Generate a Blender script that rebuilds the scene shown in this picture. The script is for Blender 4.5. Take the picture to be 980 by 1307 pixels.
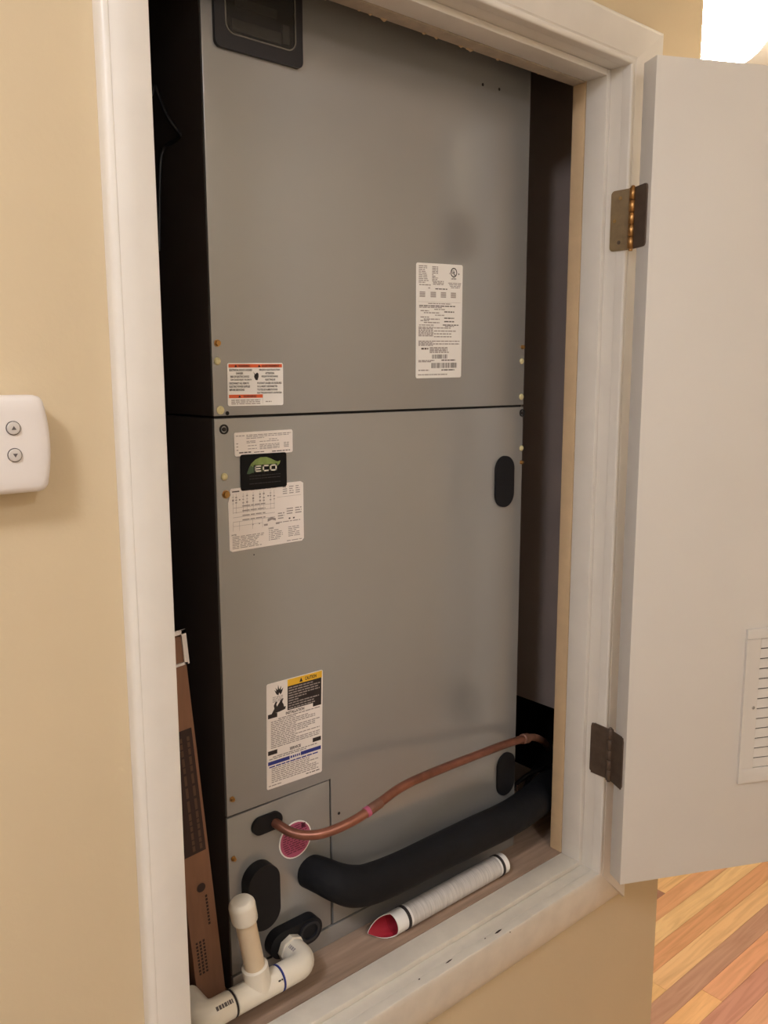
import bpy, bmesh, math, random
from mathutils import Vector, Matrix

for o in list(bpy.data.objects):
    bpy.data.objects.remove(o)
random.seed(7)
scene = bpy.context.scene
COL = scene.collection

# ------------------------------------------------------------------ camera
CAM = Vector((0.0, -0.8, 1.55))
H = CAM.z
FPX = 1095.0
RR = Matrix(((0.7558, -0.1049, 0.6464), (-0.6548, -0.1177, 0.7466), (-0.0022, -0.9875, -0.1576)))
rx = Vector((RR[0][0], RR[1][0], RR[2][0])).normalized()
rf = Vector((RR[0][2], RR[1][2], RR[2][2])); rf = (rf - rx * rf.dot(rx)).normalized()
ru = rx.cross(rf).normalized()
cd = bpy.data.cameras.new('camera'); cam = bpy.data.objects.new('camera', cd); COL.objects.link(cam)
cam.matrix_world = Matrix(((rx.x, ru.x, -rf.x, CAM.x), (rx.y, ru.y, -rf.y, CAM.y), (rx.z, ru.z, -rf.z, CAM.z), (0, 0, 0, 1)))
cd.sensor_fit = 'VERTICAL'; cd.sensor_height = 36.0; cd.lens = FPX / 1307 * 36.0
cd.clip_start = 0.02
scene.camera = cam

# ------------------------------------------------------------------ world and view
w = bpy.data.worlds.new('world'); scene.world = w; w.use_nodes = True
w.node_tree.nodes['Background'].inputs[0].default_value = (0.05, 0.045, 0.04, 1)
w.node_tree.nodes['Background'].inputs[1].default_value = 0.3
vs = scene.view_settings
vs.view_transform = 'Standard'; vs.look = 'None'; vs.gamma = 1.0; vs.use_curve_mapping = False
vs.exposure = 0.08
HALL_LAMP = 75.0          # emission of the flush dome on the hall ceiling
SECOND_LAMP = 27.0        # second dome further along the hall
GLOBE_LAMP = 130.0         # emission of the globe in the room past the wall corner

# ------------------------------------------------------------------ photograph rays onto real planes
def ray(px, py):
    return rx * (px - 490.0) - ru * (py - 653.5) + rf * FPX
def at_y(px, py, y):
    r = ray(px, py); return CAM + r * ((y - CAM.y) / r.y)
def at_x(px, py, x):
    r = ray(px, py); return CAM + r * ((x - CAM.x) / r.x)
def at_z(px, py, z):
    r = ray(px, py); return CAM + r * ((z - CAM.z) / r.z)

# ------------------------------------------------------------------ materials
def lin(c):
    return tuple(((v / 255.0) / 12.92 if v / 255.0 <= 0.04045 else ((v / 255.0 + 0.055) / 1.055) ** 2.4) for v in c)
MATS = {}
def mat(name, rgb, rough=0.5, metal=0.0, var=0.04, vscale=12.0, bump=0.0, bscale=200.0, spec=0.5, emit=None, estr=0.0, stretch=None):
    m = bpy.data.materials.new(name); m.use_nodes = True
    nt = m.node_tree; b = nt.nodes['Principled BSDF']
    b.inputs['Roughness'].default_value = rough; b.inputs['Metallic'].default_value = metal
    b.inputs['Specular IOR Level'].default_value = spec
    c = lin(rgb)
    tc = nt.nodes.new('ShaderNodeTexCoord'); mp = nt.nodes.new('ShaderNodeMapping')
    nt.links.new(tc.outputs['Object'], mp.inputs[0])
    if stretch: mp.inputs['Scale'].default_value = stretch
    n = nt.nodes.new('ShaderNodeTexNoise'); n.inputs['Scale'].default_value = vscale; n.inputs['Detail'].default_value = 5
    nt.links.new(mp.outputs[0], n.inputs['Vector'])
    r = nt.nodes.new('ShaderNodeValToRGB')
    r.color_ramp.elements[0].position = 0.3; r.color_ramp.elements[1].position = 0.7
    r.color_ramp.elements[0].color = (*[max(0, v * (1 - var)) for v in c], 1)
    r.color_ramp.elements[1].color = (*[min(1, v * (1 + var)) for v in c], 1)
    nt.links.new(n.outputs['Fac'], r.inputs[0]); nt.links.new(r.outputs[0], b.inputs['Base Color'])
    if bump > 0:
        n2 = nt.nodes.new('ShaderNodeTexNoise'); n2.inputs['Scale'].default_value = bscale; n2.inputs['Detail'].default_value = 3
        nt.links.new(mp.outputs[0], n2.inputs['Vector'])
        bp = nt.nodes.new('ShaderNodeBump'); bp.inputs['Strength'].default_value = bump; bp.inputs['Distance'].default_value = 0.001
        nt.links.new(n2.outputs['Fac'], bp.inputs['Height']); nt.links.new(bp.outputs[0], b.inputs['Normal'])
    if emit:
        b.inputs['Emission Color'].default_value = (*lin(emit), 1); b.inputs['Emission Strength'].default_value = estr
    MATS[name] = m
    return m

mat('tan_wall', (215, 196, 163), 0.75, var=0.03, vscale=3, bump=0.25, bscale=160, spec=0.2)
mat('white_wall', (236, 228, 210), 0.8, var=0.02, vscale=3, spec=0.2)
mat('ceiling_paint', (240, 234, 222), 0.85, var=0.02, spec=0.2)
mat('trim_paint', (229, 223, 214), 0.38, var=0.03, vscale=20, bump=0.12, bscale=60)
mat('sill_paint', (222, 215, 203), 0.4, var=0.06, vscale=30, bump=0.25, bscale=80)
mat('jamb_cream', (205, 178, 142), 0.7, var=0.06, vscale=30, bump=0.2)
mat('liner_grey', (176, 162, 144), 0.75, var=0.12, vscale=60, bump=0.4)
mat('door_paint', (226, 221, 214), 0.45, var=0.02, vscale=4, bump=0.12, bscale=90)
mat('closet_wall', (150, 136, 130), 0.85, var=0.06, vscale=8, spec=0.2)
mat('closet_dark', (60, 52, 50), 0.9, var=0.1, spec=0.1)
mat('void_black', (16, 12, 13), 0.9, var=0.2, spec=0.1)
mat('platform_wood', (168, 142, 122), 0.75, var=0.26, vscale=14, bump=0.5, bscale=60, stretch=(0.6, 6, 6))
mat('unit_grey', (142, 141, 140), 0.2, metal=0.0, var=0.025, vscale=5, bump=0.05, bscale=900)
_b = MATS['unit_grey'].node_tree.nodes['Principled BSDF']; _b.inputs['IOR'].default_value = 2.3
mat('unit_side_shaded', (70, 60, 57), 0.5, metal=0.2, var=0.05)  # same grey metal as the front, its shadow put into the colour
mat('gap_black', (14, 12, 12), 0.8, var=0.0)
mat('frame_black', (34, 34, 40), 0.45, var=0.05)
mat('rubber_black', (19, 20, 25), 0.55, var=0.15, vscale=30, spec=0.3)
mat('foam_black', (19, 20, 24), 0.75, var=0.2, vscale=25, bump=0.5, bscale=120, spec=0.25)
mat('paper', (246, 243, 239), 0.5, var=0.02)
mat('paper_warm', (240, 232, 226), 0.5, var=0.03)
mat('ink', (38, 30, 30), 0.6, var=0.0)
mat('ink_grey', (158, 148, 145), 0.6, var=0.0)
mat('ink_mid', (90, 82, 80), 0.6, var=0.0)
mat('ink_orange', (228, 98, 52), 0.5, var=0.03)
mat('ink_yellow', (236, 186, 52), 0.5, var=0.02)
mat('ink_blue', (44, 56, 138), 0.5, var=0.02)
mat('ink_white', (225, 220, 205), 0.5, var=0.0)
mat('eco_black', (20, 20, 21), 0.6, var=0.0, spec=0.15)
mat('leaf_green', (128, 150, 84), 0.4, var=0.25, vscale=60)
mat('leaf_dark', (66, 92, 64), 0.4, var=0.25, vscale=60)
mat('pink', (186, 92, 124), 0.4, var=0.1, vscale=80)
mat('pink_dark', (112, 42, 68), 0.5, var=0.0)
mat('brass', (176, 138, 84), 0.3, metal=0.9, var=0.15, vscale=90)
mat('hinge_brass', (146, 124, 92), 0.42, metal=0.5, var=0.18, vscale=70)
mat('hinge_dark', (92, 76, 64), 0.5, metal=0.25, var=0.2, vscale=70)
mat('pin_brass', (168, 124, 74), 0.28, metal=0.9, var=0.15, vscale=90)
mat('plug_cream', (214, 204, 156), 0.5, var=0.05)
mat('hole_black', (12, 11, 12), 0.8, var=0.0)
mat('copper', (140, 92, 75), 0.38, metal=0.6, var=0.3, vscale=28)
mat('copper_dull', (128, 92, 78), 0.5, metal=0.5, var=0.3, vscale=50)
mat('pvc_white', (236, 228, 212), 0.32, var=0.03)
mat('pvc_aged', (222, 202, 172), 0.38, var=0.05)
mat('manual_red', (168, 34, 52), 0.6, var=0.08)
mat('manual_print', (205, 200, 196), 0.55, var=0.16, vscale=40, stretch=(14, 1, 1))
mat('band_dark', (48, 42, 42), 0.6, var=0.1)
mat('cardboard', (132, 94, 70), 0.8, var=0.08, vscale=18, stretch=(8, 8, 1))
mat('card_mid', (88, 62, 48), 0.8, var=0.1)
mat('card_print', (52, 34, 28), 0.8, var=0.15, vscale=40)
mat('plastic_white', (232, 224, 218), 0.4, var=0.01)
mat('button_grey', (206, 198, 190), 0.4, var=0.01)
mat('lamp_base', (225, 222, 214), 0.4, var=0.01)
mat('dome_glow', (255, 244, 224), 0.4, var=0.0, emit=(246, 247, 255), estr=HALL_LAMP)
mat('second_glow', (255, 244, 224), 0.4, var=0.0, emit=(246, 247, 255), estr=SECOND_LAMP)
mat('globe_glow', (255, 250, 240), 0.4, var=0.0, emit=(255, 242, 222), estr=GLOBE_LAMP)
mat('nickel', (170, 168, 164), 0.3, metal=0.9, var=0.05)
mat('wire_black', (22, 20, 22), 0.5, var=0.1)
mat('breaker_grey', (112, 106, 98), 0.5, var=0.15, vscale=40)

def glass_mat():
    m = bpy.data.materials.new('window_plastic'); m.use_nodes = True
    nt = m.node_tree; b = nt.nodes['Principled BSDF']
    b.inputs['Base Color'].default_value = (0.06, 0.058, 0.055, 1); b.inputs['Roughness'].default_value = 0.14
    b.inputs['Alpha'].default_value = 0.45
    MATS['window_plastic'] = m
glass_mat()

def plank_mat():
    m = bpy.data.materials.new('plank_wood'); m.use_nodes = True
    nt = m.node_tree; b = nt.nodes['Principled BSDF']; L = nt.links
    oi = nt.nodes.new('ShaderNodeObjectInfo')
    ge = nt.nodes.new('ShaderNodeNewGeometry')
    ad = nt.nodes.new('ShaderNodeVectorMath'); ad.operation = 'ADD'
    sc = nt.nodes.new('ShaderNodeVectorMath'); sc.operation = 'SCALE'
    cmb = nt.nodes.new('ShaderNodeCombineXYZ')
    mul = nt.nodes.new('ShaderNodeMath'); mul.operation = 'MULTIPLY'; mul.inputs[1].default_value = 37.0
    L.new(oi.outputs['Random'], mul.inputs[0]); L.new(mul.outputs[0], cmb.inputs[0]); L.new(mul.outputs[0], cmb.inputs[2])
    L.new(ge.outputs['Position'], ad.inputs[0]); L.new(cmb.outputs[0], ad.inputs[1])
    mp = nt.nodes.new('ShaderNodeMapping'); mp.inputs['Scale'].default_value = (1.6, 22, 10)
    L.new(ad.outputs[0], mp.inputs[0])
    n = nt.nodes.new('ShaderNodeTexNoise'); n.inputs['Scale'].default_value = 2.2; n.inputs['Detail'].default_value = 7; n.inputs['Distortion'].default_value = 1.2
    L.new(mp.outputs[0], n.inputs['Vector'])
    r = nt.nodes.new('ShaderNodeValToRGB')
    r.color_ramp.elements[0].position = 0.25; r.color_ramp.elements[0].color = (0.84, 0.76, 0.69, 1)
    r.color_ramp.elements[1].position = 0.62; r.color_ramp.elements[1].color = (1.1, 1.08, 1.06, 1)
    L.new(n.outputs['Fac'], r.inputs[0])
    mx = nt.nodes.new('ShaderNodeMix'); mx.data_type = 'RGBA'; mx.blend_type = 'MULTIPLY'; mx.inputs[0].default_value = 1.0
    L.new(oi.outputs['Color'], mx.inputs[6]); L.new(r.outputs[0], mx.inputs[7])
    L.new(mx.outputs[2], b.inputs['Base Color'])
    b.inputs['Roughness'].default_value = 0.38
    MATS['plank_wood'] = m
plank_mat()

# ------------------------------------------------------------------ object helpers
WLOC = {}
def finish(bm, name, mats, parent=None, smooth=None, origin=None):
    """link a bmesh given in world coordinates as one object; origin at its base centre"""
    if isinstance(mats, str): mats = [mats]
    me = bpy.data.meshes.new(name)
    if smooth is None or smooth is not False:
        bmesh.ops.recalc_face_normals(bm, faces=bm.faces[:])
    xs = [v.co for v in bm.verts]
    lo = Vector((min(v.x for v in xs), min(v.y for v in xs), min(v.z for v in xs)))
    hi = Vector((max(v.x for v in xs), max(v.y for v in xs), max(v.z for v in xs)))
    org = origin if origin is not None else Vector(((lo.x + hi.x) / 2, (lo.y + hi.y) / 2, lo.z))
    bm.transform(Matrix.Translation(-org))
    bm.to_mesh(me); bm.free()
    for m in mats: me.materials.append(MATS[m])
    if smooth:
        me.shade_smooth(); me.set_sharp_from_angle(angle=math.radians(smooth if smooth is not True else 40))
    o = bpy.data.objects.new(name, me); COL.objects.link(o)
    place(o, org, parent)
    return o
def place(o, org, parent):
    if parent is not None:
        o.parent = parent; o.location = org - WLOC[parent.name]
    else:
        o.location = org
    WLOC[o.name] = org.copy()
def tag(o, label=None, cat=None, group=None, kind=None):
    if label: o['label'] = label
    if cat: o['category'] = cat
    if group: o['group'] = group
    if kind: o['kind'] = kind
    return o
def empty(name, loc):
    o = bpy.data.objects.new(name, None); COL.objects.link(o); o.empty_display_size = 0.05
    o.location = Vector(loc); WLOC[o.name] = Vector(loc)
    return o
def copy_mesh(src, org, parent, name=None):
    o = src.copy(); COL.objects.link(o)
    if name: o.name = name
    o.parent = None
    place(o, org, parent)
    return o

def add_box(bm, lo, hi, bevel=0.0, M=None, mi=0, seg=2):
    vs_ = []
    for x in (lo[0], hi[0]):
        for y in (lo[1], hi[1]):
            for z in (lo[2], hi[2]):
                vs_.append(bm.verts.new((x, y, z)))
    f = [(0, 1, 3, 2), (4, 6, 7, 5), (0, 4, 5, 1), (2, 3, 7, 6), (0, 2, 6, 4), (1, 5, 7, 3)]
    fs = [bm.faces.new([vs_[i] for i in q]) for q in f]
    for q in fs: q.material_index = mi
    if bevel > 0:
        es = list({e for q in fs for e in q.edges})
        r = bmesh.ops.bevel(bm, geom=es, offset=bevel, segments=seg, affect='EDGES', profile=0.6)
        for q in r['faces']: q.material_index = mi
        if M is not None:
            vv = {v for q in r['faces'] for v in q.verts} | {v for q in fs if q.is_valid for v in q.verts}
            for v in vv: v.co = M @ v.co
    elif M is not None:
        for v in vs_: v.co = M @ v.co
def box(name, lo, hi, m, parent=None, bevel=0.0, M=None, smooth=None):
    bm = bmesh.new(); add_box(bm, lo, hi, bevel, M)
    return finish(bm, name, m, parent, smooth=30 if bevel > 0 else None)

def spline(pts, n=8):
    """Catmull-Rom through points (Vector, radius)"""
    out = []
    P = [pts[0]] + list(pts) + [pts[-1]]
    for i in range(1, len(P) - 2):
        for k in range(n):
            t = k / n
            def cr(a, b, c, d):
                return 0.5 * ((2 * b) + (c - a) * t + (2 * a - 5 * b + 4 * c - d) * t * t + (3 * b - a - 3 * c + d) * t ** 3)
            out.append((cr(P[i-1][0], P[i][0], P[i+1][0], P[i+2][0]), cr(P[i-1][1], P[i][1], P[i+1][1], P[i+2][1])))
    out.append(pts[-1])
    return out
def add_tube(bm, pts, seg=16, cap=True, mi=0):
    rings = []
    nrm = None
    for i, (p, r) in enumerate(pts):
        a = pts[max(i - 1, 0)][0]; b = pts[min(i + 1, len(pts) - 1)][0]
        t = (b - a)
        if t.length < 1e-9: t = Vector((1, 0, 0))
        t.normalize()
        if nrm is None:
            ref = Vector((0, 0, 1)) if abs(t.z) < 0.9 else Vector((0, 1, 0))
            nrm = (ref - t * ref.dot(t)).normalized()
        else:
            nrm = (nrm - t * nrm.dot(t))
            nrm.normalize()
        bi = t.cross(nrm)
        rings.append([bm.verts.new(p + (nrm * math.cos(2 * math.pi * k / seg) + bi * math.sin(2 * math.pi * k / seg)) * r) for k in range(seg)])
    for a, b in zip(rings, rings[1:]):
        for k in range(seg):
            f = bm.faces.new((a[k], a[(k + 1) % seg], b[(k + 1) % seg], b[k])); f.material_index = mi
    if cap:
        f = bm.faces.new(rings[0][::-1]); f.material_index = mi
        f = bm.faces.new(rings[-1]); f.material_index = mi
def tube(name, pts, m, parent=None, seg=16, cap=True):
    bm = bmesh.new(); add_tube(bm, pts, seg, cap)
    return finish(bm, name, m, parent, smooth=45)
def cyl(name, a, b, prof, m, parent=None, seg=24):
    """lathe along a->b: prof = [(t along in metres, radius)]"""
    a = Vector(a); d = (Vector(b) - a).normalized()
    return tube(name, [(a + d * t, r) for t, r in prof], m, parent, seg)

def poly_plate(bm, pts, y0, y1, bevel=0.0, mi=0):
    """pts (x, z) outline counter-clockwise, extruded from y0 (front) to y1"""
    a = [bm.verts.new((x, y0, z)) for x, z in pts]; b = [bm.verts.new((x, y1, z)) for x, z in pts]
    n = len(pts)
    f1 = bm.faces.new(a); f2 = bm.faces.new(b[::-1])
    fs = [f1, f2]
    for k in range(n):
        fs.append(bm.faces.new((a[k], b[k], b[(k + 1) % n], a[(k + 1) % n])))
    for f in fs: f.material_index = mi
    if bevel > 0:
        r = bmesh.ops.bevel(bm, geom=list(f1.edges), offset=bevel, segments=3, affect='EDGES', profile=0.6)
        for f in r['faces']: f.material_index = mi
def rrect(x0, x1, z0, z1, r, n=6):
    out = []
    for cx, cz, a0 in ((x1 - r, z0 + r, -90), (x1 - r, z1 - r, 0), (x0 + r, z1 - r, 90), (x0 + r, z0 + r, 180)):
        for k in range(n + 1):
            a = math.radians(a0 + 90 * k / n); out.append((cx + r * math.cos(a), cz + r * math.sin(a)))
    return out
def circ(cx, cz, r, n=24):
    return [(cx + r * math.cos(2 * math.pi * k / n), cz + r * math.sin(2 * math.pi * k / n)) for k in range(n)]

# text as flat mesh data
_T = {}
def text_geo(s):
    if s in _T: return _T[s]
    cu = bpy.data.curves.new('t', 'FONT'); cu.body = s; cu.resolution_u = 2; cu.offset = 0.03
    ob = bpy.data.objects.new('t', cu); COL.objects.link(ob)
    bpy.context.view_layer.update()
    me = bpy.data.meshes.new_from_object(ob.evaluated_get(bpy.context.evaluated_depsgraph_get()))
    vs_ = [(v.co.x, v.co.y) for v in me.vertices]; fs = [tuple(p.vertices) for p in me.polygons]
    x0 = min(v[0] for v in vs_); x1 = max(v[0] for v in vs_); y0 = min(v[1] for v in vs_); y1 = max(v[1] for v in vs_)
    vs_ = [((x - x0) / (x1 - x0), (y - y0) / (y1 - y0)) for x, y in vs_]
    bpy.data.objects.remove(ob); bpy.data.curves.remove(cu); bpy.data.meshes.remove(me)
    _T[s] = (vs_, fs, (x1 - x0) / (y1 - y0))
    return _T[s]

# ------------------------------------------------------------------ key dimensions (metres)
UF = 0.130                 # front of the air handler behind the wall face (wall face is y = 0)
XL, XR = 0.395, 1.166      # opening between the casings
ZT, ZB = H + 0.454, H - 0.8457
ST = 0.010                 # stop height
PZ = H - 0.8355             # closet platform
CAS = 0.016                # casing thickness
WT = 0.080                 # wall thickness
XCOR = 1.384               # outside corner of the wall
CEIL = 2.44

# ------------------------------------------------------------------ structure
def struct(o, label):
    return tag(o, label, None, None, 'structure')
# front wall with the opening
bm = bmesh.new()
g = 0.022
add_box(bm, (-1.9, 0, 0), (XL - g, WT, CEIL))
add_box(bm, (XR + g, 0, 0), (XCOR, WT, CEIL))
add_box(bm, (XL - g, 0, ZT + g), (XR + g, WT, CEIL))
add_box(bm, (XL - g, 0, 0), (XR + g, WT, ZB - g))
struct(finish(bm, 'wall_front', 'tan_wall'), 'tan painted wall around the closet opening')
# closet walls
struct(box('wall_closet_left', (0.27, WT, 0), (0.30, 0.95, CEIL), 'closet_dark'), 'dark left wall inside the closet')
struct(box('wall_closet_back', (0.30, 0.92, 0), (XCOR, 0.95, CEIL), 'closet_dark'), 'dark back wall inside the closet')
CW = 1.27
hz0, hz1 = H - 0.775, H - 0.632
bm = bmesh.new()
add_box(bm, (CW, WT, hz1), (XCOR, 0.92, CEIL))
add_box(bm, (CW, WT, 0), (XCOR, 0.92, hz0))
add_box(bm, (CW, 0.60, hz0), (XCOR, 0.92, hz1))
add_box(bm, (XCOR - 0.012, WT, hz0), (XCOR, 0.60, hz1))
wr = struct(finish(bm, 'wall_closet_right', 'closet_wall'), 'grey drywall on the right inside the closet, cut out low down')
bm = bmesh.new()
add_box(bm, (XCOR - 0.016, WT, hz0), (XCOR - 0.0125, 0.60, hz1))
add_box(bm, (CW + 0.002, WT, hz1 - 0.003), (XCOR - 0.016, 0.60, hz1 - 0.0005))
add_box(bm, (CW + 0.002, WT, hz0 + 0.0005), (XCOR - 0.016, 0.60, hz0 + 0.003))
finish(bm, 'cutout_shade', 'void_black', wr)  # black sheets added so the cutout stays dark where lamp light reaches in
struct(box('floor_closet', (0.30, 0.0585, PZ - 0.04), (CW, 0.92, PZ), 'platform_wood'), 'worn bare wood platform under the air handler')
# rooms
struct(box('ceiling', (-1.9, -1.9, CEIL), (4.6, 3.1, CEIL + 0.05), 'ceiling_paint'), 'white painted ceiling')
struct(box('wall_back', (-1.9, -1.95, 0), (4.6, -1.9, CEIL), 'white_wall'), 'pale hall wall behind the camera')
struct(box('wall_left', (-1.95, -1.95, 0), (-1.9, WT, CEIL), 'tan_wall'), 'tan wall at the end of the hall')
struct(box('wall_right', (4.6, -1.95, 0), (4.65, 3.1, CEIL), 'white_wall'), 'pale wall across the far room')
struct(box('wall_far', (XCOR - 0.05, 3.1, 0), (4.65, 3.15, CEIL), 'white_wall'), 'pale end wall of the far room')
struct(box('wall_side', (XCOR - 0.05, 0.95, 0), (XCOR, 3.1, CEIL), 'tan_wall'), 'tan wall running back beside the closet')

# ---- strip wood floor: each board near the corner is a piece of its own
fl = struct(box('floor', (-1.95, -1.95, -0.06), (4.65, 3.15, -0.0015), 'platform_wood'), 'strip hardwood floor in mixed honey and brown tones')
PITCH = 0.0568
palette = [(232, 178, 112), (214, 146, 88), (238, 190, 126), (196, 126, 80), (226, 168, 104), (168, 104, 74), (206, 138, 92), (240, 196, 134), (184, 108, 76)]
named = {0: [(2.02, (220, 150, 92)), (9, (224, 152, 94))], 1: [(9, (246, 200, 128))], 2: [(9, (218, 144, 86))],
         3: [(1.83, (240, 188, 110)), (9, (240, 186, 118))], 4: [(9, (178, 122, 94))], 5: [(1.90, (238, 172, 98)), (9, (224, 146, 94))],
         6: [(9, (186, 112, 86))], 7: [(9, (222, 150, 104))], -1: [(2.2, (150, 86, 62)), (9, (240, 186, 112))]}
pbm = bmesh.new(); add_box(pbm, (0, 0.0004, -0.0015), (1, PITCH - 0.0004, 0.0))
pme = bpy.data.meshes.new('floor_plank'); pbm.to_mesh(pme); pbm.free(); pme.materials.append(MATS['plank_wood'])
X0, X1 = 1.0, 3.4
prow = random.Random(5)
for k in range(-14, 26):
    y0 = 0.388 - PITCH * k
    x = X0; segs = []
    if k in named:
        for xe, c in named[k]:
            segs.append((x, min(xe, X1), c)); x = min(xe, X1)
    else:
        while x < X1 - 0.15:
            xe = min(X1, x + prow.uniform(0.45, 1.2))
            segs.append((x, xe, prow.choice(palette))); x = xe
    for a, b, c in segs:
        if y0 + PITCH > WT and b <= XCOR: continue
        if b - a < 0.02: continue
        o = bpy.data.objects.new('floor_plank', pme); COL.objects.link(o)
        o.scale = (b - a - 0.0008, 1, 1); o.color = (*lin([v + (255 - v) * .28 for v in c]), 1)
        place(o, Vector((a, y0, 0.0)), fl)

# ---- casing: mitred, profiled boards
def casing(name, corners, prof, m, label):
    """corners: (outer_a, inner_a, outer_b, inner_b) in (x, z); prof: (t across 0 outer..1 inner, depth)"""
    oa, ia, ob, ib = [Vector((c[0], 0, c[1])) for c in corners]
    bm = bmesh.new(); ra, rb = [], []
    for t, d in prof:
        pa = oa.lerp(ia, t); pb = ob.lerp(ib, t)
        ra.append(bm.verts.new((pa.x, -d, pa.z))); rb.append(bm.verts.new((pb.x, -d, pb.z)))
    for k in range(len(prof)):
        j = (k + 1) % len(prof)
        bm.faces.new((ra[k], ra[j], rb[j], rb[k]))
    bm.faces.new(ra[::-1]); bm.faces.new(rb)
    return struct(finish(bm, name, m, smooth=35), label)
def prof(W):
    q = lambda mm: mm / 1000.0 / W
    return [(0, 0), (0, .008), (q(1.5), .0115), (q(4), .0140), (q(7), .0154), (q(9), .0158), (1 - q(11), .0150), (1 - q(10), .0142), (1 - q(8.4), .0140), (1 - q(7.6), .0150),
            (1 - q(5), .0162), (1 - q(2), .0160), (1 - q(.4), .0148), (1, .0135), (1, 0)]
def prof_slope(W, up=.006):
    return [(t, d + up * (1 - t) if d > 0 else 0) for t, d in prof(W)]
def prof_round(W):
    q = lambda mm: mm / 1000.0 / W
    return [(0, 0), (0, .004), (q(2), .0065), (q(8), .0095), (q(18), .0125), (q(32), .0148), (q(48), .0160), (1 - q(10), .0166), (1 - q(3), .0164), (1 - q(.6), .0152), (1, .0135), (1, 0)]
def prof_flat(W):
    q = lambda mm: mm / 1000.0 / W
    return [(0, 0), (0, .009), (q(1.2), .0122), (q(4), .0142), (q(7.5), .0154), (q(8.5), .0151), (q(10), .0156), (.6, .0160), (1 - q(2.5), .0160), (1 - q(.6), .0154), (1, .014), (1, 0)]
xo_l, xo_r, zo_t, zo_b = 0.3475, 1.2435, H + 0.514, H - 0.9225
cTLo, cTLi = (xo_l, zo_t), (XL, ZT); cTRo, cTRi = (xo_r, zo_t), (XR, ZT)
cBLo, cBLi = (xo_l, zo_b), (XL, ZB); cBRo, cBRi = (xo_r, zo_b), (XR, ZB)
casing('trim_1', (cBLo, cBLi, cTLo, cTLi), prof_flat(.0475), 'trim_paint', 'white painted casing board left of the closet opening')
casing('trim_2', (cTLo, cTLi, cTRo, cTRi), prof_slope(.060), 'trim_paint', 'white painted casing board over the closet opening')
casing('trim_3', (cBRo, cBRi, cTRo, cTRi), prof_slope(.0775), 'trim_paint', 'white casing board on the hinge side of the opening')
casing('trim_4', (cBLo, cBLi, cBRo, cBRi), prof_round(.0768), 'sill_paint', 'white rounded casing board below the closet opening')
# jamb boards (rabbet), stops, bare liners
def frame4(n0, x0, x1, z0, z1, th, y0, y1, m, what, bottom=True, bev=0.0008):
    out = []
    t = th
    out.append(struct(box('trim_%d' % n0, (x0 - t, y0, z0 - t), (x0, y1, z1 + t), m, bevel=bev), what + ' on the left of the opening'))
    out.append(struct(box('trim_%d' % (n0 + 1), (x1, y0, z0 - t), (x1 + t, y1, z1 + t), m, bevel=bev), what + ' on the hinge side'))
    out.append(struct(box('trim_%d' % (n0 + 2), (x0, y0, z1), (x1, y1, z1 + t), m, bevel=bev), what + ' across the head of the opening'))
    if bottom:
        out.append(struct(box('trim_%d' % (n0 + 3), (x0, y0, z0 - t), (x1, y1, z0), 'sill_paint', bevel=bev), what + ' along the sill'))
    return out
frame4(5, XL, XR, ZB, ZT, 0.0215, 0.0002, 0.0585, 'trim_paint', 'white painted jamb board')
frame4(9, XL + ST, XR - ST, ZB + ST, ZT - ST, ST - 0.0002, 0.020, 0.0582, 'trim_paint', 'white door stop strip', bev=0.0022)
frame4(13, XL + ST, XR - ST - .001, PZ + 0.03, ZT - ST - .001, 0.03, 0.0588, WT + 0.002, 'jamb_cream', 'unpainted cream jamb edge', bottom=False)

bpy.data.objects['trim_15'].data.materials[0] = MATS['liner_grey']
# chipped paint marks on the sill
def chip(px, py, y, z, l, wd, ang, m='card_print'):
    p = at_z(px, py, z)
    bm = bmesh.new()
    pts = [(-l, 0), (-l * .4, -wd), (l * .5, -wd * .7), (l, .2 * wd), (l * .3, wd), (-l * .5, wd * .8)]
    ca, sa = math.cos(ang), math.sin(ang)
    lo = [bm.verts.new((p.x + a * ca - b * sa, p.y + a * sa + b * ca, z + .0003)) for a, b in pts]
    bm.faces.new(lo)
    return bm
sill = bpy.data.objects['trim_8']
for i, (px, py, l, wd) in enumerate([(636, 1189, .009, .0018), (619, 1198, .002, .0010), (651, 1190, .0015, .001), (573, 1227, .008, .0012), (535, 1250, .002, .0012), (485, 1252, .0015, .001)]):
    finish(chip(px, py, 0, ZB + .0004, l, wd, 0.05), 'paint_chip', 'card_print', sill)

fr = random.Random(9)
for k in range(16):
    x = fr.uniform(.62, 1.13); r = fr.uniform(.0012, .0036)
    bm = bmesh.new(); z = ZT - ST - .001; y = WT + .0015
    pts = [(x - r * 2.2, z + .001), (x - r, z - r * fr.uniform(.2, .8)), (x + r * .4, z - r * fr.uniform(.5, 1.0)), (x + r * 2.0, z + .001)]
    poly_plate(bm, pts, y - .003, y)
    finish(bm, 'plaster_flake', 'jamb_cream', bpy.data.objects['trim_15'])
# ------------------------------------------------------------------ door with grille and hinges
AX = Vector((1.163, -0.028, 0))           # hinge axis
TH = math.radians(153)
DR = Matrix.Translation(AX) @ Matrix.Rotation(TH, 4, 'Z')
DZ0, DZ1 = H - 0.832, H + 0.4475
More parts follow.
